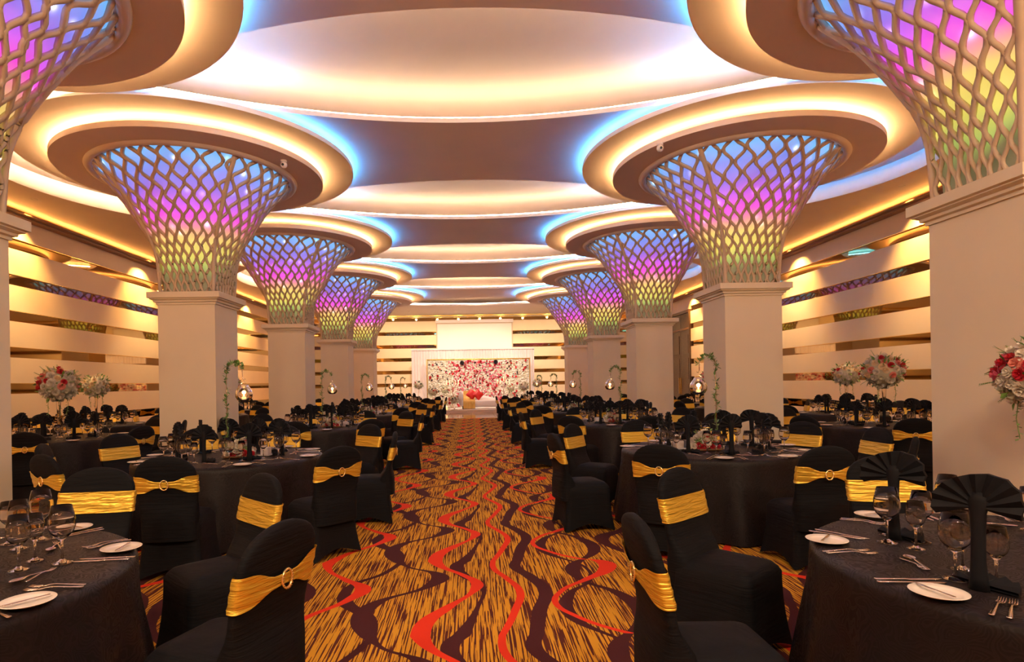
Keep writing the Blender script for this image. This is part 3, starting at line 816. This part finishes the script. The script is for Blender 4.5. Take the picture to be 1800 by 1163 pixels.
def lantern_hook(x, y, sd, label, llabel, seed):
    """sd: +1 hook bends towards +x"""
    r_ = random.Random(seed)
    t_ = tag(empty('hook_stand', (x, y, Z_T)), label, 'stand', 'curved hook stands')
    base_ = MB().lathe([(.001, 0), (.055, 0), (.055, .008), (.01, .014), (.001, .014)], 20).mesh('base', M['steel'], True); ob('base', base_, t_)
    H = .88; r = .085
    pts = [(0, 0, .01), (0, 0, .4), (0, 0, H)] + [(sd * (r - r * cos(a)), 0, H + r * sin(a)) for a in [pi * k / 10 for k in range(1, 11)]] + [(sd * 2 * r, 0, H - .06), (sd * (2 * r + .01), 0, H - .09), (sd * (2 * r + .03), 0, H - .08)]
    ob('pole', MB().tube(pts, .005, 6).mesh('pole', M['steel'], True), t_)
    v = MB(); prev = None
    path = []
    for i in range(46):
        f = i / 45
        if f < .62: p = Vector((0, 0, .02 + f / .62 * (H - .02)))
        else: a = pi * (f - .62) / .38; p = Vector((sd * (r - r * cos(a)), 0, H + r * sin(a)))
        a = i * .9; path.append(p + Vector((.012 * cos(a), .012 * sin(a), 0)))
    v.tube(path, .0025, 4)
    for i, p in enumerate(path):
        if r_.random() < .15: continue
        for k in range(8 if i > 26 or 12 < i < 20 else 5):
            d_ = Vector((r_.uniform(-1, 1), r_.uniform(-1, 1), r_.uniform(-.5, .9))).normalized(); L = r_.uniform(.025, .065)
            e = p + d_ * L; s_ = d_.cross(Vector((0, 0, 1))).normalized() * L * .24
            v.add([p, p + d_ * L * .5 + s_, e, p + d_ * L * .5 - s_], [(0, 1, 2, 3)])
    q = ob('vine', v.mesh('vine', M['leaf']), t_); q['kind'] = 'stuff'
    lx, lz = x + sd * (2 * r + .012), Z_T + H - .10
    L_ = tag(empty('lantern', (lx, y, lz)), llabel, 'lantern', 'hanging glass candle lanterns')
    R = .088; prof = []
    o_ = [(.040, -.045), (.042, -.06)] + [(R * sin(a), -.145 - .082 * -cos(a) * -1) for a in ()]
    body = [(.044, -.04), (.046, -.055), (.062, -.072), (.080, -.10), (.088, -.135), (.084, -.17), (.066, -.20), (.045, -.212), (.0006, -.214)]
    inner = [(.0006, -.210), (.043, -.208), (.063, -.197), (.081, -.169), (.085, -.135), (.077, -.101), (.060, -.075), (.043, -.055), (.0415, -.04)]
    ob('jar', MB().lathe(body + inner + [body[0]], 24).mesh('jar', M['glass'], True), L_)
    ob('hanger', MB().tube([(0, 0, .006), (.0, 0, -.01), (.03, 0, -.03), (.044, 0, -.05)], .0018, 4).tube([(0, 0, -.01), (-.03, 0, -.03), (-.044, 0, -.05)], .0018, 4).mesh('hanger', M['steel']), L_)
    ob('candle', MB().lathe([(.001, -.208), (.022, -.208), (.022, -.165), (.001, -.165)], 14).mesh('candle', M['wax'], True), L_)
    ob('flame', MB().lathe([(.0005, -.164), (.006, -.155), (.005, -.148), (.0005, -.135)], 8).mesh('flame', M['flame'], True), L_)
    l = bpy.data.lights.new('candle_light', 'POINT'); l.energy = .7; l.color = (1, .6, .25); l.shadow_soft_size = .02
    lo = bpy.data.objects.new('candle_light', l); COL.objects.link(lo); lo.parent = L_; lo.location = (0, 0, -.12)
    return t_

# ------------------------------------------------------------------ lay out the tables
rows_y = [2.25, 6.2, 10.4, 14.5, 18.7, 22.9]; rows_x = [2.32, 2.50, 2.55, 2.6, 2.62, 2.65]
outer = [(6.15, 8.9, 'nearest'), (7.60, 12.1, 'second'), (6.65, 15.2, 'third'), (7.4, 18.6, 'fourth'), (6.6, 21.9, 'fifth')]
TABS = [(q * x, y) for q in (-1, 1) for x, y in list(zip(rows_x, rows_y)) + [(a, b) for a, b, _ in outer]]
N_GLASS = [0]; placed = []; stuff_gl = MB()
gl_far = MB().lathe([(.001, .002), (.03, .002), (.006, .012), (.004, .08), (.030, .105), (.036, .13), (.028, .18)], 8)
SEAT9 = [(141, 'far aisle corner'), (180, 'aisle side'), (232, 'near aisle corner'), (272, 'near side'), (312, 'near wall corner'), (352, 'wall side'), (32, 'far wall corner'), (68, 'far side toward wall'), (105, 'far side toward aisle')]
def clear_spot(x, y):
    if abs(x) > XW - .36: return False
    for cy in CYS:
        if abs(abs(x) - CX) < .48 + .30 and abs(y - cy) < .48 + .30: return False
    for (a, b) in placed:
        if (a - x) ** 2 + (b - y) ** 2 < .56 ** 2: return False
    for (a, b) in TABS:
        if (a - x) ** 2 + (b - y) ** 2 < 1.22 ** 2: return False
    return True
def table(x, y, tname, seats, level, centre, tseed, hide=()):
    """level 3 full settings, 2 no cutlery beyond a knife and fork, 1 glasses + napkin + plate, 0 napkin + one glass"""
    sx = 1 if x > 0 else -1
    r_ = random.Random(tseed)
    tb = tag(empty('round_table', (x, y, 0), r_.uniform(0, 6)), 'round table draped in black cloth, the %s' % tname, 'table', 'round banquet tables')
    ob('tablecloth', T_ME[tseed % 3], tb)
    for (ang, sname, *ex) in seats:
        RC = ex[0] if ex else 1.40; RJ = radians(ex[1]) if len(ex) > 1 else 0
        th = radians(ang) if sx > 0 else pi - radians(ang)
        d = Vector((cos(th), sin(th))); jit = r_.uniform(-.10, .10)
        cxx, cyy = x + d.x * RC, y + d.y * RC
        if sname not in hide and clear_spot(cxx, cyy):
            placed.append((cxx, cyy))
            chair(cxx, cyy, th + pi / 2 + jit + RJ, 'black covered chair with gold sash at %s of %s' % (sname, tname))
        # seat frame: u = the sitter's left, v = inward from the rim
        L = Vector((d.y, -d.x))      # left of someone facing the centre
        def at(u, v): p = d * (R_T - v) + L * u; return (x + p.x, y + p.y, Z_T + .001)
        rz = th + pi / 2
        def put(nm, me, u, v, dr, lab, cat, grp, sc=1.0, dz=0.0):
            q = at(u, v)
            if q[1] < .75: return None
            o = ob(nm, me, None, (q[0], q[1], q[2] + dz), (0, 0, rz + dr), (sc, sc, sc) if sc != 1 else None)
            tag(o, '%s at %s of %s' % (lab, sname, tname), cat, grp); return o
        put('side_plate', P_ME, .33, .13, 0, 'white side plate', 'plate', 'white side plates')
        if level >= 2:
            put('fork', F_ME, .185, .13, r_.uniform(-.1, .1), 'outer steel fork', 'fork', 'steel forks')
            put('knife', K_ME, -.20, .13, r_.uniform(-.1, .1), 'outer steel knife', 'knife', 'steel knives')
        if level >= 3:
            put('fork', F_ME, .152, .135, r_.uniform(-.1, .1), 'inner steel fork', 'fork', 'steel forks')
            put('knife', K_ME, -.165, .14, r_.uniform(-.1, .1), 'inner steel knife', 'knife', 'steel knives')
            put('butter_knife', K_ME, .34, .13, 1.0 + r_.uniform(-.3, .3), 'small butter knife on side plate', 'knife', 'butter knives on side plates', .62, .016)
            put('spoon', SP_ME, .03, .30, 1.25 + r_.uniform(-.2, .2), 'steel dessert spoon', 'spoon', 'dessert spoons')
            put('fork', F_ME, .0, .275, -1.7 + r_.uniform(-.2, .2), 'steel dessert fork', 'fork', 'steel forks', .85)
        gls = [(G_L, -.17, .30, 'large wine glass'), (G_M, -.07, .42, 'medium wine glass'), (G_S, -.22, .41, 'small wine glass')]
        ng = 3 if level >= 2 else (2 if level == 1 else 1)
        for k, (me, u, v, nm) in enumerate(gls):
            if k < ng and N_GLASS[0] < 296:
                if put('wine_glass', me, u + r_.uniform(-.02, .02), v + r_.uniform(-.02, .02), 0, nm, 'glass', 'wine glasses'): N_GLASS[0] += 1
            elif level <= 1 and k < 3:
                q = at(u, v); stuff_gl.add([(a + q[0], b + q[1], c + q[2]) for a, b, c in gl_far.v], gl_far.f)
        # napkin
        q = at(.10, .44 if level < 3 else .40)
        if (tname, sname) in NAP_AT: q = NAP_AT[(tname, sname)]
        if q and q[1] > .75:
            nk = empty('folded_napkin', q, rz + pi + r_.uniform(-.7, .7))
            tag(nk, 'black fan-folded napkin standing at %s of %s' % (sname, tname), 'napkin', 'standing black fan napkins')
            fm, sm, tm = NAPS[r_.randrange(3)]
            tl = r_.uniform(-.12, .12)
            ob('fan', fm, nk, None, (0, 0, 0)); ob('stem', sm, nk)
            if level >= 1: ob('tail', tm, nk, (0, -.02, 0), (0, 0, r_.uniform(-.5, .5)))
    if centre == 'hook':
        lantern_hook(x + sx * .06, y + .05, -sx, 'vine-wrapped metal hook stand on %s' % tname, 'glass candle lantern hanging over %s' % tname, tseed)
        centrepiece(x - sx * .14, y - .13, 'low white and red flower arrangement on %s' % tname, r_.uniform(-.3, .3), tseed)
        c = tag(empty('candle_cube', (x - sx * .36, y + .0, Z_T + .001), .2 * sx), 'white ceramic cube on square saucer on %s' % tname, 'candle holder', 'white ceramic cubes')
        ob('saucer', sauc_me, c); ob('holder', cube_me, c)
        for k in range(5):
            a = r_.uniform(0, 6.28); rr = r_.uniform(.2, .3)
            pm_ = MB().add([(-.012, -.008, 0), (.012, -.009, .002), (.016, .004, .004), (0, .013, .003), (-.015, .004, .002)], [(0, 1, 2, 3, 4)])
            if k < 3:
                o = ob('rose_petal', pm_.mesh('rose_petal', M['red_petal']), None, (x - sx * .14 + rr * cos(a), y - .13 + rr * sin(a) * .6, Z_T + .003), (0, 0, a))
                tag(o, '%s loose red rose petal on %s' % (('first', 'second', 'third')[k], tname), 'petal', 'loose rose petals')
ON = ['front', 'second', 'third', 'fourth', 'fifth', 'sixth']
NAP_AT = {('front right aisle table', 'aisle side'): (1.86, 2.64, Z_T + .001), ('front right aisle table', 'near aisle corner'): (1.69, 2.0, Z_T + .001), ('front right aisle table', 'far aisle corner'): (2.5, 2.62, Z_T + .001),
          ('front right aisle table', 'far side'): (3.05, 2.9, Z_T + .001), ('front left aisle table', 'aisle side'): None, ('front left aisle table', 'far aisle corner'): None, ('front left aisle table', 'far side'): None, ('front left aisle table', 'near aisle corner'): None}
SEAT2L = [(125, 'far aisle corner', 1.72), (168, 'aisle side'), (219, 'near aisle corner', 1.5), (264, 'near side'), (305, 'near wall corner'), (345, 'wall side'), (22, 'far wall corner'), (55, 'far side toward wall'), (90, 'far side toward aisle')]
SEAT2R = [(138, 'far aisle corner'), (186, 'aisle side'), (234, 'near aisle corner'), (277, 'near side'), (318, 'near wall corner'), (358, 'wall side'), (32, 'far wall corner'), (66, 'far side toward wall'), (101, 'far side toward aisle')]
SEAT1L = [(174, 'aisle side', 1.32, -26), (129, 'far aisle corner'), (86, 'far side'), (45, 'far wall corner'), (216, 'near aisle corner')]
SEAT1R = [(178, 'aisle side'), (131, 'far aisle corner'), (77, 'far side'), (40, 'far wall corner'), (223, 'near aisle corner')]
for k, (y, x) in enumerate(zip(rows_y, rows_x)):
    for sx, sn in ((-1, 'left'), (1, 'right')):
        lv = 3 if k < 2 else (2 if k == 2 else (1 if k == 3 else 0))
        nm = '%s %s aisle table' % (ON[k], sn)
        if k == 0: table(sx * x, y, nm, SEAT1R if sx > 0 else SEAT1L, 3, None, 11 + (sx > 0), hide=('far wall corner', 'near aisle corner'))
        else: table(sx * x, y, nm, SEAT9 if k > 1 else (SEAT2R if sx > 0 else SEAT2L), lv, 'hook', 20 + k * 2 + (sx > 0))
OUT8 = [(157, 'far aisle corner'), (202, 'near aisle corner'), (247, 'near aisle side'), (292, 'near wall side'), (337, 'near wall corner'), (22, 'far wall corner'), (67, 'far wall side'), (112, 'far aisle side')]
for k, (x, y, nm) in enumerate(outer):
    for sx, sn in ((-1, 'left'), (1, 'right')):
        tn = '%s %s wall table' % (nm, sn)
        table(sx * x, y, tn, OUT8, 1 if k < 2 else 0, None, 50 + 2 * k + (sx > 0))
        if k in (0, 1, 3):
            flower_ball(sx * x, y, Z_T + .001, .80 if k == 0 else .78, .29 if k == 0 else .26, 'tall vase topped by a mixed flower ball on %s' % tn, 90 + 3 * k + (sx > 0), 70,
                        pal=('white', 'pink', 'carn', 'cream', 'pink', 'red', 'cream', 'carn') if k != 1 else ('white', 'cream', 'carn', 'cream', 'red', 'filler'))
if stuff_gl.v:
    o = ob('small_glasses', stuff_gl.mesh('small_glasses', M['glass'], True)); o['kind'] = 'stuff'
    tag(o, 'small glasses standing on the far tables', 'glass')
flower_ball(3.86, 4.03, 0.0, 1.47, .275, 'large pink and white flower ball before the nearest right column', 5, 90, pal=('carn', 'carn', 'white', 'pink', 'magenta', 'red', 'magenta', 'pink'), floor=True)

# ------------------------------------------------------------------ stage end
st = struct(box_ob('trim_1', (-5.2, 29.8, 0, 5.2, 34.6, .12), M['drape']))
box_ob('stage_nosing', (-5.2, 29.77, .10, 5.2, 29.82, .13), M['lip'], st)
# white draped backdrop
def drape(x0, x1, y, z0, z1, name, parent, amp=.03, per=.16):
    n = int((x1 - x0) / per * 8); vs = []; fs = []
    for i in range(n + 1):
        x = x0 + (x1 - x0) * i / n; o_ = amp * sin(2 * pi * x / per) + amp * .4 * sin(2 * pi * x / per * .37)
        vs += [(x, y + o_, z0), (x, y + o_ * .6, z1)]
    for i in range(n): a = 2 * i; fs.append((a, a + 2, a + 3, a + 1))
    return ob(name, mesh(name, vs, fs, M['drape'], True), parent)
bd = tag(empty('draped_backdrop', (.12, 33.6, .12)), 'white pleated fabric backdrop standing behind the flower wall on stage', 'backdrop')
drape(-3.45, 3.45, 0, 0, 3.30, 'drape', bd)
box = MB().box(-3.47, -.05, 3.22, 3.47, .05, 3.30); ob('header_rail', box.mesh('header_rail', M['drape']), bd)
for s_ in (-1, 1): ob('post', MB().tube([(s_ * 3.4, .08, 0), (s_ * 3.4, .08, 3.25)], .03, 8).mesh('post', M['steel'], True), bd)
# flower wall
fw = tag(empty('flower_wall', (.42, 33.1, .12)), 'wide wall of white flowers dotted with red and black roses on stage', 'flower wall')
FW, FH = 2.82, 2.65
ob('panel', MB().box(-FW, 0, 0, FW, .08, FH).mesh('panel', M['filler']), fw)
ob('gold_frame', MB().box(-FW - .05, -.04, 0, -FW, .09, FH + .05).box(FW, -.04, 0, FW + .05, .09, FH + .05).box(-FW, -.04, FH, FW, .09, FH + .05).mesh('gold_frame', M['gold']), fw)
r_ = random.Random(77)
def quick_bl(mb, x, z, R, y=-.03):
    n = 6; vs = [(x, y - R * .5, z)]
    for ring, (f, dy) in enumerate(((.55, -.35), (1.0, .0))):
        for i in range(n):
            a = 2 * pi * (i + .5 * ring) / n; vs.append((x + R * f * cos(a), y + R * dy, z + R * f * sin(a)))
    fs = [(0, 1 + (i + 1) % n, 1 + i) for i in range(n)] + [(1 + i, 1 + (i + 1) % n, 1 + n + i) for i in range(n)] + [(1 + n + i, 1 + (i + 1) % n, 1 + n + (i + 1) % n) for i in range(n)]
    mb.add(vs, fs)
W_, C_ = MB(), MB()
for i in range(64):
    for j in range(30):
        x = -FW + .045 + (2 * FW - .09) * (i + r_.uniform(.1, .9)) / 64; z = .04 + (FH - .08) * (j + r_.uniform(.1, .9)) / 30
        if r_.random() < .12: continue
        quick_bl(W_ if r_.random() < (.85 if abs(x) < 1.4 else .55) else C_, x, z, r_.uniform(.035, .06))
for nm, mb, mm in (('white_blossoms', W_, 'white_petal'), ('filler_blossoms', C_, 'filler')):
    o = ob(nm, mb.mesh(nm, M[mm]), fw); o['kind'] = 'stuff'
for i in range(290):
    x = r_.uniform(-FW + .1, FW - .1); z = r_.uniform(.1, FH - .08)
    redp = .75 if abs(x + .05) < 1.6 else .45
    k = 'red' if r_.random() < redp else 'black'
    sc = r_.uniform(1.2, 2.7) * (1.0 if k == 'red' else .75)
    ob('rose', BL[k], fw, (x, -.07, z), (radians(90), 0, r_.uniform(0, 6)), (sc, sc, sc))
SR = MB()
for i in range(520):
    quick_bl(SR, r_.uniform(-1.9, 1.9) * r_.uniform(.5, 1), r_.uniform(.2, FH - .06), r_.uniform(.02, .05), -.06)
o = ob('small_red_blossoms', SR.mesh('small_red_blossoms', M['magenta_petal']), fw); o['kind'] = 'stuff'
for x, z in ((-.90, 2.47), (.96, 2.50)): ob('rose', BL['black'], fw, (x, -.10, z), (radians(90), 0, 0), (4.2, 4.2, 4.2))
# lamps without fixtures, added to brighten the stage end
for x in (-2.6, 0.4, 3.4):
    l = bpy.data.lights.new('stage_fill_spot', 'SPOT'); l.energy = 900; l.color = (1, .74, .58); l.spot_size = radians(75); l.spot_blend = .9; l.shadow_soft_size = .12
    lo = bpy.data.objects.new('stage_fill_spot', l); COL.objects.link(lo); lo.location = (x, 29.0, Z_U - .05); lo.rotation_euler = (radians(48), 0, 0)
# projection screen above
sc_ = tag(empty('projection_screen', (.25, YB - .03, 2.6)), 'blank projection screen in a thin brown frame above the stage', 'screen')
ob('screen_surface', MB().box(-2.2, -.02, 0, 2.2, 0, 2.38).mesh('screen_surface', M['screen']), sc_)
for b in ((-2.26, -.05, 0, -2.2, 0, 2.44), (2.2, -.05, 0, 2.26, 0, 2.44), (-2.2, -.05, 2.38, 2.2, 0, 2.44)): ob('frame_bar', MB().box(*b).mesh('frame_bar', M['lattice']), sc_)
ob('casing', MB().box(-2.3, -.12, 2.44, 2.3, 0, 2.62).mesh('casing', M['drape']), sc_)
# chaise sofa
so = tag(empty('chaise_sofa', (.38, 31.3, .12)), 'white chaise sofa with rolled arm on the stage', 'sofa')
def rbox(x0, y0, z0, x1, y1, z1, r=.05, n=5):
    cx, cy = (x0 + x1) / 2, (y0 + y1) / 2; w_, d_ = (x1 - x0) / 2, (y1 - y0) / 2
    lv = [(0, z0), (1, z0 + r * .3), (1, z1 - r)] + [(None, z1 - r + r * sin(a)) for a in (pi / 6, pi / 3, pi / 2)]
    L = []
    for i, (k, z) in enumerate(lv):
        ins = 0 if i in (1, 2) else (.01 if i == 0 else r * (1 - cos((pi / 6, pi / 3, pi / 2)[i - 3])))
        L.append([(px, py, z) for px, py in rrect(w_ - ins, d_ - ins, max(.004, r - ins * .5), n, cx, cy)])
    return MB().loft(L, True, True)
ob('seat', rbox(-.95, -.4, .16, 1.05, .4, .46, .07).mesh('seat', M['sofa'], True), so)
ob('seat_base', rbox(-.85, -.33, .10, 1.0, .36, .20, .03).mesh('seat_base', M['sofa'], True), so)
arm = MB().loft([[(-.93 + .13 * s_ * 0 + xo + r * cos(2 * pi * j / 14), y, zc + rz_ * sin(2 * pi * j / 14)) for j in range(14)] for y, xo, r, zc, rz_, s_ in ((-.42, 0, .10, .55, .36, 0), (-.38, 0, .13, .56, .39, 0), (.38, 0, .13, .56, .39, 0), (.42, 0, .10, .55, .36, 0))])
ob('rolled_arm', arm.mesh('rolled_arm', M['sofa'], True), so)
bk = MB().loft([[(x, y, z) for (y, z) in ((.28, .40), (.42, .40), (.46, top), (.34, top))] for x, top in ((-.9, .92), (-.4, .88), (.1, .74), (.6, .60), (1.0, .52))])
ob('backrest', bk.mesh('backrest', M['sofa'], True), so)
for x in (-.82, .95):
    for y in (-.3, .3): ob('leg', MB().lathe([(.001, 0), (.03, 0), (.04, .16), (.001, .16)], 10).mesh('leg', M['black'], True), so, (x, y, 0))
th_ = MB()
pr = [(-.43, .02), (-.42, .30), (-.41, .44), (-.30, .485), (.0, .488), (.26, .50), (.30, .75), (.33, .93)]
n = 14
th_.loft([[(-.80 + .62 * i / n, y + .008 * sin(i * 1.7), z + .006 * sin(i * 2.3 + y * 9)) for i in range(n + 1)] for y, z in pr], False, False, closed=False)
tag(ob('gold_throw', th_.mesh('gold_throw', M['throw'], True), None, (.38, 31.29, .13)), 'gold throw draped over the white chaise sofa', 'throw')
def cushion(x, y, z, rot, lb):
    n = 9; vs = []; fs = []
    for s_ in (1, -1):
        for i in range(n):
            for j in range(n):
                u = i / (n - 1) * 2 - 1; v = j / (n - 1) * 2 - 1
                t_ = .075 * (1 - u ** 4) * (1 - v ** 4)
                k = 1 - .06 * (1 - abs(u * v))
                vs.append((u * .23 * k, s_ * t_, v * .23 * k))
    for s_ in (0, 1):
        for i in range(n - 1):
            for j in range(n - 1):
                a = s_ * n * n + i * n + j; f = (a, a + n, a + n + 1, a + 1); fs.append(f if s_ else tuple(reversed(f)))
    tag(ob('cushion', mesh('cushion', vs, fs, M['cushion'], True), None, (x, y, z), rot), lb, 'cushion', 'red satin cushions')
cushion(.02, 31.25, .88, (radians(-18), radians(38), 0), 'red satin cushion on the chaise sofa, left one of two')
cushion(.36, 31.16, .86, (radians(-18), radians(42), .1), 'red satin cushion on the chaise sofa, right one of two')
# candelabra
def candelabrum(x, y, lb):
    t_ = tag(empty('candelabrum', (x, y, .12)), lb, 'candelabrum', 'tall candelabra on stage')
    ob('stand', MB().lathe([(.001, 0), (.16, 0), (.16, .02), (.03, .05), (.016, .12), (.016, 1.25), (.03, 1.28), (.001, 1.30)], 14).mesh('stand', M['steel'], True), t_)
    for k in range(5):
        xo = (k - 2) * .16; zt = 1.45 if k != 2 else 1.62
        if k != 2: ob('arm', MB().tube([(0, 0, 1.15), (xo * .6, 0, 1.08), (xo, 0, 1.16), (xo, 0, zt - .16)], .010, 5).mesh('arm', M['steel'], True), t_)
        cd = ob('candle', MB().lathe([(.001, 0), (.014, 0), (.014, .17), (.001, .17)], 8).mesh('candle', M['wax']), t_, (xo, 0, zt - .17))
        ob('flame', MB().lathe([(.001, .17), (.014, .19), (.001, .235)], 6).mesh('flame', M['flame']), cd)
candelabrum(-1.0, 32.2, 'tall candelabrum with lit candles left of the chaise sofa'); candelabrum(1.75, 32.2, 'tall candelabrum with lit candles right of the chaise sofa')
for i, (x, y, H, R, lb) in enumerate([(-2.75, 31.2, 1.28, .26, 'round flower arrangement on tall stand, far left of stage'), (-2.0, 31.0, .95, .28, 'large low flower ball left of the candelabra'), (-.88, 30.7, .52, .24, 'flower ball low beside the rolled arm of the sofa'),
                              (2.75, 31.0, 1.12, .25, 'flower arrangement in gold pot, right of stage'), (3.45, 31.2, 1.30, .27, 'round flower arrangement on tall stand, far right of stage'), (-1.45, 32.4, 1.0, .2, 'small flower ball below the left candelabrum'), (2.15, 32.4, 1.05, .2, 'small flower ball below the right candelabrum')]):
    flower_ball(x, y, .121, H, R, lb, 200 + i, 34, pal=('white', 'cream', 'red', 'white', 'black', 'white', 'pink', 'white'), floor=True)
gp = tag(empty('gold_plant_pot', (2.75, 30.55, .12)), 'tapered gold pot with candles at the right of the stage', 'pot')
ob('pot', MB().lathe([(.001, 0), (.15, 0), (.20, .5), (.19, .5), (.14, .04), (.001, .04)], 16).mesh('pot', M['throw'], True), gp)
# low candle box left of the sofa
cb = tag(empty('mirror_candle_box', (-1.25, 30.35, .12)), 'low mirrored candle box at the left edge of the stage', 'candle holder')
ob('box', rbox(-.18, -.12, 0, .18, .12, .22, .02).mesh('box', M['glass'], True), cb); ob('candle', MB().lathe([(.001, .01), (.04, .01), (.04, .14), (.001, .14)], 12).mesh('candle', M['wax'], True), cb); ob('flame', MB().lathe([(.001, .14), (.012, .16), (.001, .2)], 6).mesh('flame', M['flame']), cb)
